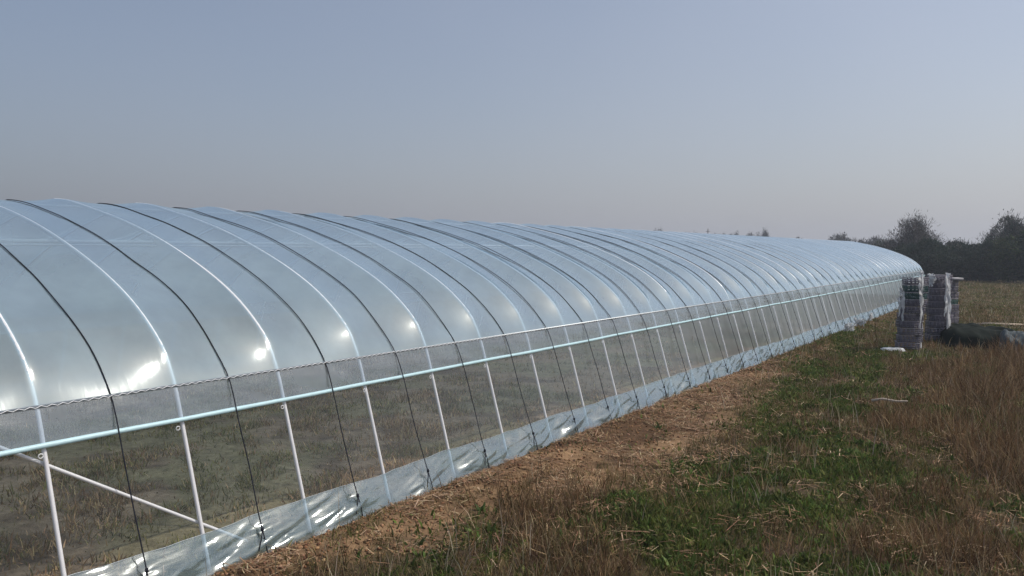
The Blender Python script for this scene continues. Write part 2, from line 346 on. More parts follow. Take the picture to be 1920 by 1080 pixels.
# sparse pale dead stalks sticking up
x, y = zones(lambda x, y: (1 - region(x, y)[0]) * sst(0.5, 0.7, fbm(x * 1.3, y * 1.3, 3, 19)), 75); n = len(x)
blades("dead_stalks", x, y, R.uniform(0.15, 0.5, n), R.uniform(0.005, 0.008, n) * grow(x, y), 0.45, pick([(0.42, 0.34, 0.22), (0.30, 0.23, 0.14), (0.5, 0.43, 0.32)], n, 0.2), M_GRASS,
       "thin pale dead stalks sticking up out of the field grass", "weeds", curl=0.8)
# straw lying on the bare strip along the greenhouse
x, y = zones(lambda x, y: region(x, y)[0] * sst(0.45, 0.62, fbm(x * 1.6, y * 1.6, 3, 13)) + 0.16 * sst(0.42, 0.6, fbm(x * 2, y * 2, 3, 14)), 1200); n = len(x)
az = R.uniform(0, 2 * pi, n); ln = R.uniform(0.04, 0.15, n) * (1 + 1.2 * (R.random(n) < 0.12)); wd = R.uniform(0.004, 0.010, n) * grow(x, y)
z = ground_z(x, y) + R.uniform(0.004, 0.03, n) + 0.05 * (1 - region(x, y)[0]) * R.random(n); tl = R.uniform(-0.25, 0.25, n)
d = np.stack([np.cos(az), np.sin(az), tl], -1) * (ln / 2)[:, None]; sd_ = np.stack([-np.sin(az), np.cos(az), np.zeros(n)], -1) * (wd / 2)[:, None]
P = np.stack([x, y, z], -1)
Vv = np.stack([P - d - sd_, P + d - sd_, P + d + sd_, P - d + sd_], 1).reshape(-1, 3)
tag(mesh("straw", Vv, np.arange(n)[:, None] * 4 + np.array([[0, 1, 2, 3]]), M_STRAW, col=np.repeat(pick(STR, n, 0.3), 4, axis=0)),
    "loose straw and flattened stalks scattered on the soil strip and the field", "straw", kind='stuff')
# soil clods
def clods(n, x, y, s):
    ico = np.array([[0, 0, 1], [.89, 0, .45], [.28, .85, .45], [-.72, .53, .45], [-.72, -.53, .45], [.28, -.85, .45], [.72, .53, -.45], [-.28, .85, -.45], [-.89, 0, -.45], [-.28, -.85, -.45], [.72, -.53, -.45], [0, 0, -1]])
    T = np.array([[0, 1, 2], [0, 2, 3], [0, 3, 4], [0, 4, 5], [0, 5, 1], [1, 6, 2], [2, 7, 3], [3, 8, 4], [4, 9, 5], [5, 10, 1], [6, 7, 2], [7, 8, 3], [8, 9, 4], [9, 10, 5], [10, 6, 1], [11, 7, 6], [11, 8, 7], [11, 9, 8], [11, 10, 9], [11, 6, 10]])
    sc = s[:, None, None] * R.uniform(0.6, 1.25, (n, 12, 1)) * (R.uniform(0.6, 1.2, (n, 1, 3)) * [1, 1, 0.7])
    Vv = ico[None] * sc + np.stack([x, y, ground_z(x, y) + s * 0.25], -1)[:, None]
    return Vv.reshape(-1, 3), (np.arange(n)[:, None, None] * 12 + T[None]).reshape(-1, 3)
n = 42000
y = 2.4 + 42 * R.random(n) ** 1.8; x = BX + 0.06 + np.abs(R.normal(0, 0.75, n)); s = 0.003 + 0.022 * R.random(n) ** 5
k = (x < BX + 2.2) & (R.random(n) < 0.15 + region(x, y)[0]); x, y, s = x[k], y[k], s[k]; n = len(x)
Vv, T = clods(n, x, y, s)
tag(mesh("soil_clods", Vv, T, M_CLOD, col=np.repeat(pick([(0.19, 0.105, 0.055), (0.25, 0.14, 0.075), (0.10, 0.055, 0.032), (0.32, 0.20, 0.12)], n), 12, axis=0)),
    "crumbly reddish soil clods banked against the foot of the greenhouse", "soil", kind='stuff')
# weeds inside the tunnel and beyond it
xs = []; ys = []
for (x0, x1, y0, y1, q) in ((-14, -5.5, -1, 12, 1900), (-14, -5.5, 12, 49, 330), (-26, -14.5, 0, 45, 30)):
    n = int((x1 - x0) * (y1 - y0) * q); a_, b_ = scatter(n, x0, x1, y0, y1, lambda x, y: 0.3 + 0.8 * sst(0.4, 0.62, fbm(x * 1.7, y * 1.7, 3, 55))); xs.append(a_); ys.append(b_)
x = np.concatenate(xs); y = np.concatenate(ys); n = len(x)
mixn = fbm(x * 0.8, y * 0.8, 4, 66) + R.uniform(-0.25, 0.25, n)
cl = fbm(x * 3.2, y * 3.2, 2, 97); keep = R.random(n) < sst(0.38, 0.62, cl) + 0.08; x, y, mixn, cl = x[keep], y[keep], mixn[keep], cl[keep]; n = len(x)
C = np.where((mixn > 0.54)[:, None], pick(OLV, n), pick(TAN + RDB, n)) * 1.35
blades("interior_weeds", x, y, R.uniform(0.02, 0.14, n) * (0.2 + 1.3 * cl), R.uniform(0.006, 0.016, n) * (1 + np.clip((y - 8) / 18, 0, 2)), 1.0, C, M_GRASS, "sparse green and brown weeds on the ground under the greenhouse", "weeds")

# ------------------------------------------------------------------ the long film greenhouse
PROF = np.array([(0, 0), (-.33, 1.14), (-.385, 1.33), (-.47, 1.53), (-.60, 1.74), (-.95, 2.03), (-1.40, 2.28), (-2.0, 2.53), (-2.72, 2.77), (-3.5, 2.96), (-4.47, 3.125)])
def half(n=60):
    """smooth curve through the measured half profile (Catmull-Rom, then evenly resampled)"""
    P = np.vstack([PROF, [(-4.47 * 2 + 3.5, 2.95)]]); P = np.vstack([[0 + .34, -1.14], P]); out = []
    for i in range(1, len(P) - 2):
        for tt in np.linspace(0, 1, 16, endpoint=False):
            p0, p1, p2, p3 = P[i - 1], P[i], P[i + 1], P[i + 2]
            out.append(0.5 * ((2 * p1) + (-p0 + p2) * tt + (2 * p0 - 5 * p1 + 4 * p2 - p3) * tt ** 2 + (-p0 + 3 * p1 - 3 * p2 + p3) * tt ** 3))
    out.append(P[-2]); out = np.array(out); 
    for _ in range(10): out[8:-1] = out[8:-1] * 0.5 + 0.25 * (out[7:-2] + np.vstack([out[9:-1], out[-1:]]))
    s = np.r_[0, np.cumsum(np.linalg.norm(np.diff(out, axis=0), axis=1))]
    ss = np.linspace(0, s[-1], n); return np.stack([np.interp(ss, s, out[:, 0]), np.interp(ss, s, out[:, 1])], -1)
def full(n=60, off=0.0, zmin=-1.0):
    h_ = half(n); h_ = h_[h_[:, 1] >= zmin]
    P = np.vstack([h_, np.stack([-4.47 * 2 - h_[-2::-1, 0], h_[-2::-1, 1]], -1)])
    T = np.gradient(P, axis=0); T /= np.linalg.norm(T, axis=1)[:, None]
    Nn = np.stack([T[:, 1], -T[:, 0]], -1)          # outward
    return P, Nn
HALF = None
def side_x(z):                                       # dx of the near side at height z
    global HALF
    if HALF is None: HALF = half(120)
    return np.interp(z, HALF[:, 1], HALF[:, 0])
HY = [2.53 + 1.02 * k for k in range(-6, 47)]       # hoop positions
Y0, Y1 = HY[0], HY[-1]
GH = tag(empty("film_greenhouse", (BX, Y0, 0)), "long arched greenhouse of clear plastic film over metal hoops with rolled-up side vent", "greenhouse")
def G(y): return y - Y0                              # local y
P, Nn = full(56)
# hoops
hb = MB().tube(np.stack([P[:, 0], np.zeros(len(P)), P[:, 1]], -1), 0.0165, 8)
for k, yy in enumerate(HY):
    if k == 0: h0 = hb.build("hoop", M_PIPE, GH, True)
    else:
        c = h0.copy(); COL.objects.link(c); c.parent = GH; h = c
        c.rotation_euler = (radians(R.normal(0, 0.3)), 0, radians(R.normal(0, 0.03)))
        c.location = (R.normal(0, 0.0015), G(yy) + R.normal(0, 0.008), 0)
# film roof: stretched over the hoops, drawn in between them by the ropes
ZR, ZC = 1.165, 1.425
Pf, Nf = full(70, zmin=ZC - 0.02)
ny = int((Y1 - Y0) / 0.0425); yv = np.linspace(Y0 - 0.03, Y1 + 0.03, ny)
ph = (yv - Y0) / 1.02; fq = ph % 1.0; fr = 4 * fq * (1 - fq)
u = np.linspace(0, 1, len(Pf))
def press(z): return (0.075 - 0.025 * sst(2.1, 2.7, z)) * sst(ZC - 0.05, ZC + 0.32, z)
amp = press(Pf[:, 1])
bay = 0.8 + 0.4 * np.random.default_rng(3).random(len(HY) + 3)
fr = fr * bay[np.clip(np.floor(ph).astype(int) + 1, 0, len(bay) - 1)]
OFF = 0.019 - fr[:, None] * amp[None]
OFF += (fbm(yv[:, None] * 1.1, u[None] * 9, 3, 41) - 0.5) * 0.022 * fr[:, None] ** 0.8
X = Pf[None, :, 0] + Nf[None, :, 0] * OFF; Z = Pf[None, :, 1] + Nf[None, :, 1] * OFF
V, Q = grid(X, np.repeat(G(yv)[:, None], len(Pf), 1), Z)
mesh("roof_film", V, Q, M_ROOF, GH, True)
# ropes
def rope_path(bayk=1.0):
    P, Nn = full(60)
    uu = np.linspace(0, 1, len(P)); o = 0.027 - bayk * press(P[:, 1])
    A = np.stack([P[:, 0] + Nn[:, 0] * o, np.zeros(len(P)), P[:, 1] + Nn[:, 1] * o], -1)
    return A
for k, yy in enumerate(HY[:-1]):
    mb = MB(); A = rope_path(bay[k + 1]); 
    lo = A[:, 2] < ZC + 0.03; zl = A[:, 2]; ox = np.interp(zl, [0, 0.3, ZR, ZC + 0.03], [0.13, 0.10, 0.060, 0.030])
    nearside = A[:, 0] > -4.47
    A[:, 0] = np.where(lo & nearside, side_x(zl) + ox, np.where(lo, -8.94 - side_x(zl) - ox, A[:, 0]))
    A[0, 2] = A[-1, 2] = -0.05
    A[:, 1] += (fbm(np.arange(len(A)) * 0.12, np.full(len(A), k * 3.7), 2, 6) - 0.5) * 0.07
    A[0, 1] += R.normal(0, 0.01)
    mb.tube(A, 0.0052, 5)
    a0 = A[2]; mb.tube([a0, a0 + [0.03, -0.03, -0.05], a0 + [0.07, -0.09, -0.14]], 0.006, 4)
    mb.tube([a0 + [0, 0, 0.015], a0 - [0, 0, 0.015]], 0.014, 6)
    mb.build("tie_rope", M_ROPE, GH, True, loc=(0, G(yy) + 0.51 + R.normal(0, 0.03), 0))
# apron between lock channel and rolled pipe, wrinkled; one each side
def strip(z0, z1, nz, off, ampl, seed, dy=0.045, far=False, ya=Y0, yb=Y1):
    yv = np.linspace(ya, yb, int((yb - ya) / dy)); zz = np.linspace(z0, z1, nz)
    t = (zz - z0) / (z1 - z0)
    hoop = np.abs(np.sin(pi * (yv - Y0) / 1.02))
    w1 = fbm(yv[:, None] * 6 + t[None] * 2.0, t[None] * 1.5 + yv[:, None] * 0.5, 3, seed) - 0.5
    O = off + ampl * w1 * np.sin(pi * (0.15 + 0.8 * t))[None] * (0.4 + hoop[:, None])
    X = side_x(zz)[None] + O; Z = zz[None] + 0 * O
    if far: X = -8.94 - X
    return X, np.repeat(G(yv)[:, None], nz, 1), Z
for far in (False, True):
    V, Q = grid(*strip(ZR, ZC - 0.002, 8, 0.022, 0.03, 90 + far, far=far)); mesh("vent_apron", V, Q, M_APRON, GH, True)
# thin clear side sheet behind the ropes, between skirt and rolled pipe
for far in (False, True):
    V, Q = grid(*strip(0.02, ZR, 12, 0.017, 0.014, 94 + far, dy=0.08, far=far)); mesh("side_film", V, Q, M_NET, GH, True)
# rolled-up vent film on its pipe
for far in (False, True):
    yv = np.arange(Y0 - 0.3, Y1 + 0.2, 0.09); rr = 0.0195 + 0.004 * (fbm(yv * 3, yv * 0, 3, 71) - 0.5)
    A = np.stack([np.full(len(yv), side_x(ZR) + 0.035), G(yv), ZR + 0.012 * (fbm(yv * 0.8, yv * 0, 2, 73) - 0.5)], -1)
    if far: A[:, 0] = -8.94 - A[:, 0]
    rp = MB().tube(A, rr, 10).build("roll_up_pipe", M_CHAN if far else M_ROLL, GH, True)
# lock channel with its zigzag wire
for far in (False, True):
    cx = side_x(ZC) + 0.024
    sx = -8.94 - cx if far else cx
    mb = MB(); mb.box((sx, (Y1 - Y0) / 2, ZC), (0.008, Y1 - Y0, 0.022)); ch = mb.build("lock_channel", M_CHAN, GH)
    yv = np.arange(Y0, Y1, 0.036); zz = ZC + np.where(np.arange(len(yv)) % 2 == 0, 0.007, -0.007) + (fbm(yv * 2, yv * 0, 2, 5) - 0.5) * 0.01
    A = np.stack([np.full(len(yv), sx + (0.008 if not far else -0.008)), G(yv), zz], -1)
    MB().tube(A, 0.0026, 4).build("wiggle_wire", M_WIRE, ch)
# skirt film at the foot
HS = 0.29
for far in (False, True):
    yv = np.linspace(Y0, Y1, int((Y1 - Y0) / 0.025)); nz = 20; t = np.linspace(0, 1, nz)[None]
    yy = yv[:, None]; hoop = np.abs(np.sin(pi * (yy - Y0) / 1.02))
    top = HS + 0.05 * (fbm(yv * 0.9, yv * 0, 3, 51) - 0.5)[:, None] + 0.02 * (fbm(yv * 4, yv * 0, 2, 58) - 0.5)[:, None]
    zz = -0.04 + (top + 0.04) * t
    cre = np.abs(fbm(yy * 2.2 - t * 2.4, yy * 0.35 + t * 0.8, 3, 52) - 0.5) * 2 + 0.6 * np.abs(fbm(yy * 3.1 - t * 5.5, yy * 0.5 + t * 2.6, 3, 59) - 0.5)           # diagonal creases
    bil = 0.05 + 0.10 * (1 - t) ** 1.5
    O = 0.022 + hoop * (0.05 * np.sin(pi * t)) + (0.09 * (cre - 0.35)) * (0.25 + hoop) * np.sin(pi * (0.12 + 0.78 * t)) + 0.10 * (1 - t) ** 2 * (0.5 + fbm(yy * 1.3, yy * 0, 2, 53))
    fold = np.abs(np.sin(pi * (t * 2.6 - yy * 1.25 + 1.3 * fbm(yy * 0.9, t * 1.5, 2, 57)))) ** 0.6
    win = 0.35 * sst(0.5, 0.6, fbm(yv * 0.8, yv * 0, 2, 61)) + np.exp(-((yv - 4.3) / 0.9) ** 2)
    O += 0.030 * (fold - 0.6) * win[:, None] * np.sin(pi * t) ** 0.5
    O = np.maximum(O, 0.019)
    X = side_x(zz.ravel()).reshape(zz.shape) + O
    if far: X = -8.94 - X
    V, Q = grid(X, np.repeat(G(yv)[:, None], nz, 1), zz); sk = mesh("skirt_film", V, Q, M_SKIRT, GH, True)
    e = np.stack([X[::2, -1], G(yv[::2]), zz[::2, -1] + 0.003], -1)
    MB().tube(e, 0.0028, 4).build("hem_cord", M_CHAN, sk, True)
# purlins, braces, clamps
def at_prof(zq, right=False):
    return side_x(zq)
for (px, pz) in ((side_x(2.66) + 0.0, 2.598), (-4.47, 3.05), (-8.94 - side_x(2.66), 2.598)):
    MB().tube([(px, -0.1, pz), (px, Y1 - Y0 + 0.1, pz)], 0.017, 8).build("purlin", M_PIPE, GH, True)
bd = np.array([0, 3.78 - 2.18, 0.20 - 1.24]); b0 = np.array([-0.03, G(3.80), 0.10])
def brace(dirn, ystart, far):
    z = np.linspace(0.10, 2.45, 24); yy = ystart - dirn * (z - 0.10) * 1.54
    x = side_x(z) - 0.035; 
    if far: x = -8.94 - x
    MB().tube(np.stack([x, G(yy), z], -1), 0.013, 8).build("diagonal_brace", M_PIPE, GH, True)
brace(1, 3.95, False); brace(1, 3.95, True); brace(-1, Y1 - 4.1, False); brace(-1, Y1 - 4.1, True)
for k, yy in enumerate(HY[4:24]):                     # small ring clips where hoops meet the vent pipe
    a_ = np.linspace(0, 2 * pi, 9); cx = side_x(1.12) + 0.02
    MB().tube(np.stack([cx + 0 * a_, G(yy) - 0.05 + 0.016 * np.cos(a_), 1.10 + 0.016 * np.sin(a_)], -1), 0.004, 4).build("clip", M_WIRE, GH, True)
# end sheets
for ye in (Y0 - 0.02, Y1 + 0.02):
    P, Nn = full(40); nx = len(P); lev = np.linspace(0, 1, 14)
    X = np.repeat(P[None, :, 0], 14, 0); Z = P[None, :, 1] * lev[:, None]
    Yv = G(ye) + 0.03 * (fbm(X * 1.2, Z * 1.2, 3, 8) - 0.5)
    V, Q = grid(X, Yv, Z); mesh("end_film", V, Q, M_ROOF, GH, True)

# ------------------------------------------------------------------ stacks of crates
def make_crate(matc, name="crate", w_=0.52, d_=0.38, h_=0.18):
    t = empty(name)
    mb = MB(); tk = 0.014
    for z in (0.025, 0.075, 0.12):                      # slatted sides
        for s in (-1, 1):
            mb.box((0, s * (d_ / 2 - tk / 2), z), (w_ - 0.004, tk * 0.8, 0.026)); mb.box((s * (w_ / 2 - tk / 2), 0, z), (tk * 0.8, d_ - 2 * tk, 0.026))
    for sx in np.linspace(-1, 1, 6):
        for s in (-1, 1): mb.box((sx * (w_ / 2 - 0.02), s * (d_ / 2 - tk / 2), 0.085), (0.024, tk, 0.16))
    for sy in (-1, -0.33, 0.33, 1):
        for s in (-1, 1): mb.box((s * (w_ / 2 - tk / 2), sy * (d_ / 2 - 0.03), 0.085), (tk, 0.024, 0.16))
    for q in np.linspace(-0.42, 0.42, 9): mb.box((q * w_, 0, 0.008), (0.03, d_ - 0.03, 0.010))
    for q in (-0.3, 0, 0.3): mb.box((0, q * d_, 0.016), (w_ - 0.03, 0.024, 0.008))
    mb.build("basket", matc, t)
    rb = MB()
    for s in (-1, 1): rb.box((0, s * (d_ / 2 - 0.004), h_ - 0.012), (w_ + 0.02, 0.022, 0.018)); rb.box((s * (w_ / 2 - 0.004), 0, h_ - 0.012), (0.022, d_ - 0.03, 0.018))
    rb.build("rim", M_RIM, t)
    return t
ORD = ["bottom", "second", "third", "fourth", "fifth", "sixth", "seventh", "eighth", "ninth", "tenth", "eleventh"]
protos = [make_crate(M_CRATE), make_crate(M_CRATEG)]; used = [False, False]
stacks = [(-2.86, 22.05, 0.45, 10, 0.03, "front stack nearest the greenhouse"), (-2.42, 24.35, 0.5, 10, 0.0, "second stack with long white rags"), (-2.42, 26.6, 0.5, 9, 0.0, "low rear stack under the grey board")]
SP = []
for si, (sx, sy, rz, n, lean, word) in enumerate(stacks):
    gz = float(ground_z(sx, sy)) + 0.02
    for k in range(n):
        gi = 1 if (si == 0 and k in (7, 8)) or (si == 2 and k == 5) else 0
        if not used[gi]: c = protos[gi]; used[gi] = True
        else: c = copy_tree(protos[gi])
        c.location = (sx + lean * k * 0.5 + R.normal(0, 0.018), sy + R.normal(0, 0.02), gz + k * 0.184); c.rotation_euler = (R.normal(0, 0.008), R.normal(0, 0.008), rz + R.normal(0, 0.07))
        colr = "teal green" if gi else "dark purple-grey"
        pos = "top" if k == n - 1 else ORD[k]
        tag(c, f"{colr} slatted crate, {pos} of the {word}" + ("" if k in (0, n - 1) else " from below"), "crate", "plastic crates stacked by the greenhouse end")
    SP.append((sx, sy, rz, gz, n * 0.184, lean))
def rag(name, x, y, z1, z0, wid, az, seed, label):
    """a strip of torn film hanging down, with ragged edges and folds"""
    rg = np.random.default_rng(seed); mb = MB(); nr = max(3, int(wid / 0.035))
    for q in range(nr):
        L = (z0 - z1) * rg.uniform(0.35, 1.0) * (1 if q % 2 else 0.8); top = rg.uniform(0, 0.25) * (z0 - z1) * (q > 1)
        n = 18; t = np.linspace(0, 1, n)[:, None]; u = np.linspace(-0.5, 0.5, 4)[None]
        ww = rg.uniform(0.05, 0.11) * (0.25 + 1.2 * fbm(t * 9, t * 0 + q, 3, seed)) * (1 - 0.6 * t ** 3)
        a_ = (q / (nr - 1) - 0.5) * wid + 0.14 * (fbm(t * 5, t * 0 + q * 3.3, 3, seed + 3) - 0.5) + u * ww
        f_ = 0.14 * (fbm(t * 4, t * 0 + q * 1.7, 3, seed + 5) - 0.5) + 0.03 * np.sin(u * 9 + t * 11 + q)
        X = a_ * cos(az) - f_ * sin(az); Yq = a_ * sin(az) + f_ * cos(az); Z = np.maximum(top + L * t, z0 - z1) + 0.015 * np.sin(u * 12 + q) + 0 * u
        mb.add(*grid(X, Yq, Z))
    return tag(mb.build(name, M_RAG, smooth=True, loc=(x, y, z1)), label, "plastic sheet")
s0, s1, s2 = SP
FD = YAW
rag("film_rag", s0[0] + 0.30, s0[1] - 0.10, 2.0, 0.05, 0.22, FD + 0.9, 3, "torn white film hanging down the right corner of the front crate stack")
rag("film_rag", s0[0] - 0.12, s0[1] - 0.36, 1.6, 0.45, 0.08, FD, 15, "thin torn film strip hanging down the face of the front crate stack")
rag("film_rag", s1[0] + 0.24, s1[1] - 0.22, 1.92, 0.08, 0.30, FD + 0.8, 27, "wide white film rag on the right face of the second crate stack")
rag("film_rag", s1[0] - 0.14, s1[1] - 0.36, 1.9, 1.25, 0.12, FD, 39, "short white film rag at the upper left of the second crate stack")
# pale lid on the rear stack
mb = MB(); mb.box((0, 0, 0.02), (0.5, 0.36, 0.03)); mb.box((0, -0.185, 0.0), (0.52, 0.02, 0.06)); mb.box((0, 0.185, 0.0), (0.52, 0.02, 0.06))
o = mb.build("grey_board", simple("pale_lid", (0.34, 0.34, 0.36), 0.6), loc=(s2[0] + 0.1, s2[1], s2[3] + s2[4] + 0.03)); o.rotation_euler = (0, 0, 0.55)
tag(o, "pale grey board lying on top of the low rear crate stack", "board")
def sheet(name, cx, cy, a, bb, hgt, rz, seed, m_, label, cat="plastic sheet", nn=34, rag_=0.2, box=2.6):
    u = np.linspace(-1, 1, nn); U, W = np.meshgrid(u, u)
    rr = np.clip(1 - (np.abs(U) ** box + np.abs(W) ** box), 0, 1) ** 0.28
    U2 = U * (1 + rag_ * (fbm(W * 2 + 5, W * 0, 2, seed) - 0.5)); W2 = W * (1 + rag_ * (fbm(U * 2 + 5, U * 0, 2, seed + 1) - 0.5))
    X = cx + U2 * a * cos(rz) - W2 * bb * sin(rz); Yq = cy + U2 * a * sin(rz) + W2 * bb * cos(rz)
    Z = ground_z(X, Yq) + 0.015 + hgt * rr * (0.6 + 0.8 * fbm(U * 2.2, W * 2.2, 3, seed + 2)) + 0.03 * hgt * np.abs(np.sin(U * 9 + 3 * fbm(U * 2, W * 2, 2, seed)))
    x0, y0 = cx, cy; V, Q = grid(X - x0, Yq - y0, Z)
    return tag(mesh(name, V, Q, m_, smooth=True, loc=(x0, y0, 0)), label, cat)
sheet("plastic_sheet", -3.12, 21.45, 0.30, 0.12, 0.07, 0.5, 61, M_RAG, "crumpled white film lying at the foot of the front crate stack")
sheet("tarpaulin", -1.45, 24.4, 1.0, 1.3, 0.42, 0.3, 71, M_TARP, "black green tarpaulin heap on the ground right of the crate stacks", "tarpaulin", 50, box=5)
sheet("tarpaulin", -0.45, 22.9, 0.42, 0.8, 0.46, 0.1, 81, M_TARP2, "slate grey folded sheet at the right end of the black tarpaulin", "tarpaulin", 40, box=9)
# pale board behind the tarp
mb = MB(); mb.box((0, 0, 0.02), (1.5, 0.16, 0.03), 0.05); mb.box((0.1, 0.16, 0.035), (1.2, 0.12, 0.03), -0.04)
o = mb.build("wooden_board", M_WOOD, loc=(-1.2, 31.2, float(ground_z(-1.2, 31.2)) + 0.03)); o.rotation_euler = (0, 0.02, 0.45)
tag(o, "pale weathered boards lying in the grass behind the grey sheet", "board")
mb = MB().tube([(0, 0, 0.05), (0.16, 0.04, 0.09), (0.36, 0.05, 0.07), (0.52, 0.0, 0.10)], [0.022, 0.02, 0.018, 0.012], 7)
o = mb.build("broken_stick", simple("bleached_wood", (0.5, 0.42, 0.34), 0.8), smooth=True, loc=(-2.25, 13.45, float(ground_z(-2.2, 13.5)) + 0.08))
tag(o, "short bleached stick lying on the weeds in mid field", "stick")
# scraps of white film along the far foot of the tunnel
for i, (sx, sy) in enumerate(((BX + 0.35, 27.3), (BX + 0.28, 29.8), (BX + 0.45, 25.2))):
    rag("film_scrap", sx, sy, 0.34, 0.02, 0.30, 0.6 + i, 100 + 9 * i, ["white film scrap, middle one of three tangled by the far skirt", "white film scrap, farthest of three tangled by the far skirt", "white film scrap, nearest of three tangled by the far skirt"][i])["group"] = "film scraps along the skirt"

# ------------------------------------------------------------------ trees
def tree(name, x, y, h, w, seed, cols, dens, label, group, twig=0.5, leaf=0.10, leaves=0.5, trunk_h=0.3, tw=0.018, cat="tree"):
    rg = np.random.default_rng(seed); rt = empty(name, (x, y, float(ground_z(x, y)) if abs(x) < 60 and y < 90 else -0.02))
    tb = MB(); tips = []
    nst = 1 if trunk_h > 0.2 else 4
    def branch(p, d, ln, r, depth):
        n = 5; pts = [np.array(p)]; dd = np.array(d, float)
        for i in range(n):
            dd = dd + rg.normal(0, 0.13, 3) + [0, 0, 0.06]; dd /= np.linalg.norm(dd); pts.append(pts[-1] + dd * ln / n)
        tb.tube(pts, np.linspace(r, r * 0.5, n + 1), 5 if depth < 2 else 3, cap=False)
        if depth >= 1: tips.extend(pts[2:])
        if depth < 3:
            for i in range(3 if depth else 5):
                q = pts[rg.integers(2, n + 1)]; a = rg.uniform(0, 2 * pi); sp = rg.uniform(0.45, 0.95)
                nd = dd * (1 - sp * 0.5) + np.array([cos(a) * sp * w / h * 1.1, sin(a) * sp * w / h * 1.1, 0.1]); nd /= np.linalg.norm(nd)
                branch(q, nd, ln * rg.uniform(0.5, 0.75), r * 0.55, depth + 1)
    for s in range(nst):
        a = rg.uniform(0, 2 * pi)
        d0 = (0.08 * cos(a), 0.08 * sin(a), 1) if nst == 1 else (0.5 * cos(a) * w / h, 0.5 * sin(a) * w / h, 1)
        branch((0.15 * cos(a) * (nst > 1), 0.15 * sin(a) * (nst > 1), -0.1), d0, h * (0.5 if nst == 1 else 0.45), h * (0.022 if nst == 1 else 0.013), 0)
    tb.build("trunk", M_BARK, rt, True)
    tips = np.array(tips)
    # crown: clumps of twigs and small leaves around the limb ends, clipped to an uneven envelope
    nt = int(dens); c = tips[rg.integers(0, len(tips), nt)] + rg.normal(0, 1, (nt, 3)) * [w * 0.09, w * 0.09, h * 0.07]
    # spread over envelope
    ne = nt // 2; aa = rg.uniform(0, 2 * pi, ne); rr = rg.random(ne) ** 0.5; zz = rg.uniform(trunk_h * 0.6, 1, ne)
    env = np.sin(pi * np.clip((zz - trunk_h * 0.5) / (1.06 - trunk_h * 0.5), 0, 1) ** 0.8) ** 0.6
    lump = 0.65 + 0.6 * fbm(aa * 1.3 + 4, zz * 4 + seed, 2, seed)
    e = np.stack([np.cos(aa) * rr * env * w / 2 * lump, np.sin(aa) * rr * env * w / 2 * lump, zz * h * (0.82 + 0.25 * fbm(np.cos(aa) * rr * 2.5 + seed, np.sin(aa) * rr * 2.5, 2, seed + 5))], -1)
    gap = fbm(e[:, 0] * 1.6 / max(w, 1) * 4, e[:, 2] * 1.6 / h * 4 + e[:, 1], 2, seed + 2) > 0.40
    c = np.vstack([c, e[gap]]); c = c[c[:, 2] > h * trunk_h * 0.3]; n = len(c)
    isl = rg.random(n) < leaves
    out = c - [0, 0, h * 0.35]; out /= np.linalg.norm(out, axis=1)[:, None] + 1e-6
    d = out * 0.8 + rg.normal(0, 0.45, (n, 3)) + [0, 0, 0.35]; d /= np.linalg.norm(d, axis=1)[:, None]
    ln = np.where(isl, leaf * rg.uniform(0.6, 1.5, n), twig * rg.uniform(0.5, 1.3, n)); wd = np.where(isl, leaf * rg.uniform(0.5, 1.0, n), tw * rg.uniform(0.7, 1.5, n))
    sv = np.cross(d, rg.normal(0, 1, (n, 3))); sv /= np.linalg.norm(sv, axis=1)[:, None] + 1e-6
    V = np.stack([c - sv * wd[:, None] / 2, c + d * ln[:, None] * 0.5 - sv * wd[:, None] * 0.5, c + d * ln[:, None], c + d * ln[:, None] * 0.5 + sv * wd[:, None] * 0.5, ], 1).reshape(-1, 3)
    P = np.array(cols); cc = P[rg.integers(0, len(P), n)] * rg.uniform(0.7, 1.3, (n, 1)) * (0.5 + 1.1 * fbm(c[:, 0] * 1.3 + seed, c[:, 2] * 1.5 + c[:, 1], 3, seed + 9))[:, None]
    mesh("crown", V, np.arange(n)[:, None] * 4 + np.array([[0, 1, 2, 3]]), M_LEAF, rt, col=np.repeat(cc, 4, axis=0))
    return tag(rt, label, cat, group)
def px_world(u, D):                                   # plan position from bearing and distance
    Nn = (u - 960) * D / 1450; return Nn * cos(YAW) - D * sin(YAW), Nn * sin(YAW) + D * cos(YAW)
GREY = [(0.15, 0.14, 0.145), (0.11, 0.105, 0.105), (0.18, 0.155, 0.15), (0.09, 0.10, 0.085)]
DKG = [(0.034, 0.054, 0.038), (0.045, 0.07, 0.048), (0.024, 0.04, 0.03), (0.062, 0.074, 0.056)]
GR2 = [(0.05, 0.08, 0.03), (0.065, 0.095, 0.035), (0.035, 0.055, 0.025), (0.08, 0.09, 0.045)]
HG = "trees and bushes of the hedge behind the greenhouse"
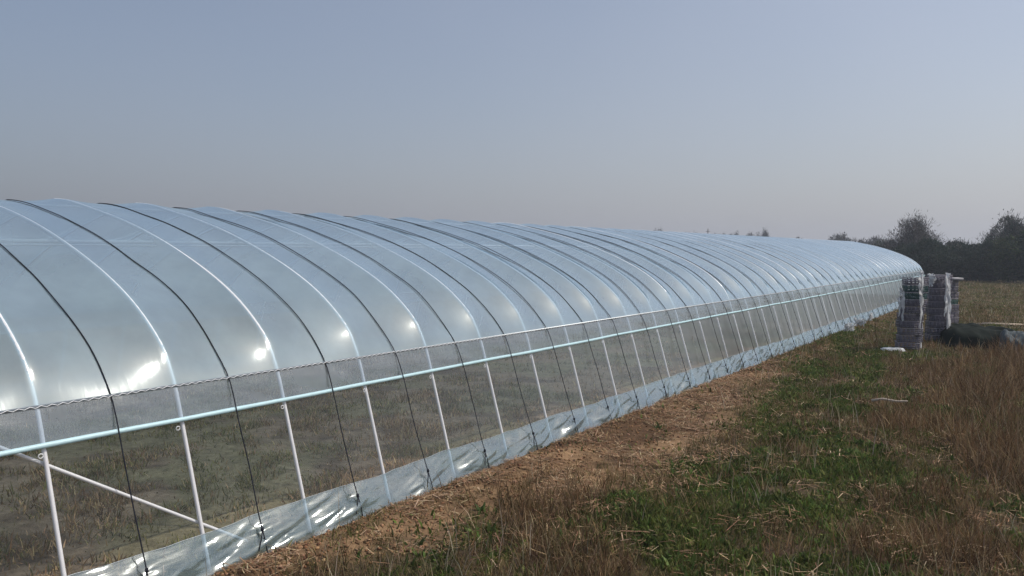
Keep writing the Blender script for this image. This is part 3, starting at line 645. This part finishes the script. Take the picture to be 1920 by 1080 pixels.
T = [ # u, D, height, width, seed, colours, density, twiggy?, label
 (1708, 72, 5.3, 4.6, 1, GREY, 13000, 0.4, 0.3, "tall bare grey tree with a feathery top behind the greenhouse end"),
 (1884, 70, 5.6, 4.2, 2, GREY + DKG, 12000, 0.65, 0.3, "tall round-topped grey tree at the right of the hedge"),
 (1668, 78, 3.5, 2.6, 3, GREY + DKG, 7000, 0.5, 0.0, "low twiggy bush just above the curved roof end of the greenhouse"),
 (1700, 69, 3.1, 4.0, 4, DKG, 15000, 0.8, 0.0, "dark green bush at the foot of the feathery bare tree"),
 (1745, 68, 3.5, 3.8, 5, DKG, 16000, 0.8, 0.0, "dark green bush between the feathery tree and the dip in the hedge"),
 (1790, 70, 3.4, 3.6, 6, DKG + GREY, 16000, 0.75, 0.0, "dark bush with pale twigs in the middle of the hedge"),
 (1822, 67, 3.1, 3.4, 7, DKG, 15000, 0.8, 0.0, "lowest dark bush, in the dip of the hedge before the round-topped tree"),
 (1856, 67, 3.3, 3.2, 8, DKG, 15000, 0.8, 0.0, "dark bush directly left of the round-topped grey tree's foot"),
 (1893, 65, 3.7, 3.4, 9, GR2, 17000, 0.85, 0.0, "brighter green bush in front of the round-topped grey tree"),
 (1926, 63, 4.2, 3.2, 10, GR2 + DKG, 16000, 0.85, 0.0, "green leafy bush cut by the right edge of the picture"),
]
for (u_, D, hh, ww, sd_, cc, dn, lf, th, lab) in T:
    X_, Y_ = px_world(u_, D)
    tree("hedge_tree" if th > 0.2 else "bush", X_, Y_, hh, ww, sd_, cc, dn, lab, HG, twig=0.5, leaf=0.13 if th > 0.2 else 0.17, leaves=lf, trunk_h=th if th else 0.05, tw=0.03, cat="tree" if th > 0.2 else "bush")
for i, u_ in enumerate((1960, 2000, 2045, 2095)):      # the hedge goes on past the frame
    X_, Y_ = px_world(u_, 62 - i); tree("bush", X_, Y_, 4.2, 3.8, 30 + i, DKG + GR2, 5000, ["first","second","third","fourth"][i]+" dark green bush of the hedge beyond the right edge", HG, twig=0.5, leaf=0.2, leaves=0.85, trunk_h=0.05, tw=0.04, cat="bush")
# far row over the roof line
FARC = [(0.09, 0.09, 0.085), (0.06, 0.065, 0.06), (0.11, 0.10, 0.10)]
FG = "distant trees seen over the greenhouse roof"
F = [(1538, 150, 3.6, 4.0, "flat low bush farthest left in the distant clump over the roof"), (1566, 150, 5.0, 4.4, "tallest tree of the distant clump over the roof"), (1584, 150, 5.0, 3.6, "spiky twin of the tallest distant tree, on its right"),
     (1608, 150, 4.1, 5.0, "flat bush right of the spiky tree in the distant clump"), (1638, 150, 4.6, 3.8, "round little tree at the right end of the distant clump"), (1622, 152, 3.9, 4.5, "low bush between the flat bush and the round little tree"),
     (1552, 152, 3.8, 4.5, "low bush under the left side of the tallest distant tree"),
     (1494, 210, 6.3, 2.8, "tiny far treetop nearest the distant clump, over the roof ridge"), (1434, 210, 7.4, 2.8, "largest of the tiny far treetops over the roof ridge"), (1400, 215, 6.9, 3.0, "flat tiny far treetop left of the largest one over the ridge"),
     (1371, 220, 7.4, 2.4, "smallest far treetop over the ridge, right of the thin pole"), (1337, 220, 7.4, 3.4, "far treetop touching the thin pole over the roof ridge"), (1302, 225, 8.0, 3.2, "far treetop just left of the thin pole over the ridge"), (1226, 230, 8.7, 2.8, "leftmost tiny far treetop over the roof ridge")]
for i, (u_, D, hh, ww, lab) in enumerate(F):
    X_, Y_ = px_world(u_, D); tree("distant_tree", X_, Y_, hh * (1.15 if D < 200 else 1.0), ww, 50 + i, FARC, 2600, lab, FG, twig=0.8, leaf=0.28, leaves=0.45, trunk_h=0.3 if D > 200 else 0.15, tw=0.07)
X_, Y_ = px_world(1326.5, 205)
mb = MB().tube([(0, 0, -0.2), (0, 0, 4), (0, 0, 8.6)], [0.16, 0.14, 0.11], 8); 
ut = tag(empty("utility_pole", (X_, Y_, 0)), "thin dark utility pole standing far off over the roof ridge", "pole")
mb.build("pole", M_BARK, ut, True); MB().box((0, 0, 7.9), (1.2, 0.1, 0.1)).build("crossarm", M_BARK, ut)

# ------------------------------------------------------------------ haze
hm = bpy.data.materials.new("haze_air"); hm.use_nodes = True; N = hm.node_tree.nodes; N.remove(N["Principled BSDF"])
pv = N.new("ShaderNodeVolumePrincipled"); pv.inputs["Color"].default_value = (0.80, 0.88, 1.0, 1); pv.inputs["Density"].default_value = 0.0011; pv.inputs["Anisotropy"].default_value = 0.2
hm.node_tree.links.new(pv.outputs[0], N["Material Output"].inputs["Volume"])
USE_HAZE = True
if USE_HAZE:
    hb_ = MB().box((-60, 130, 5.5), (420, 400, 14)).build("haze", hm); tag(hb_, "thin pale haze over the far field", "haze", kind='stuff')
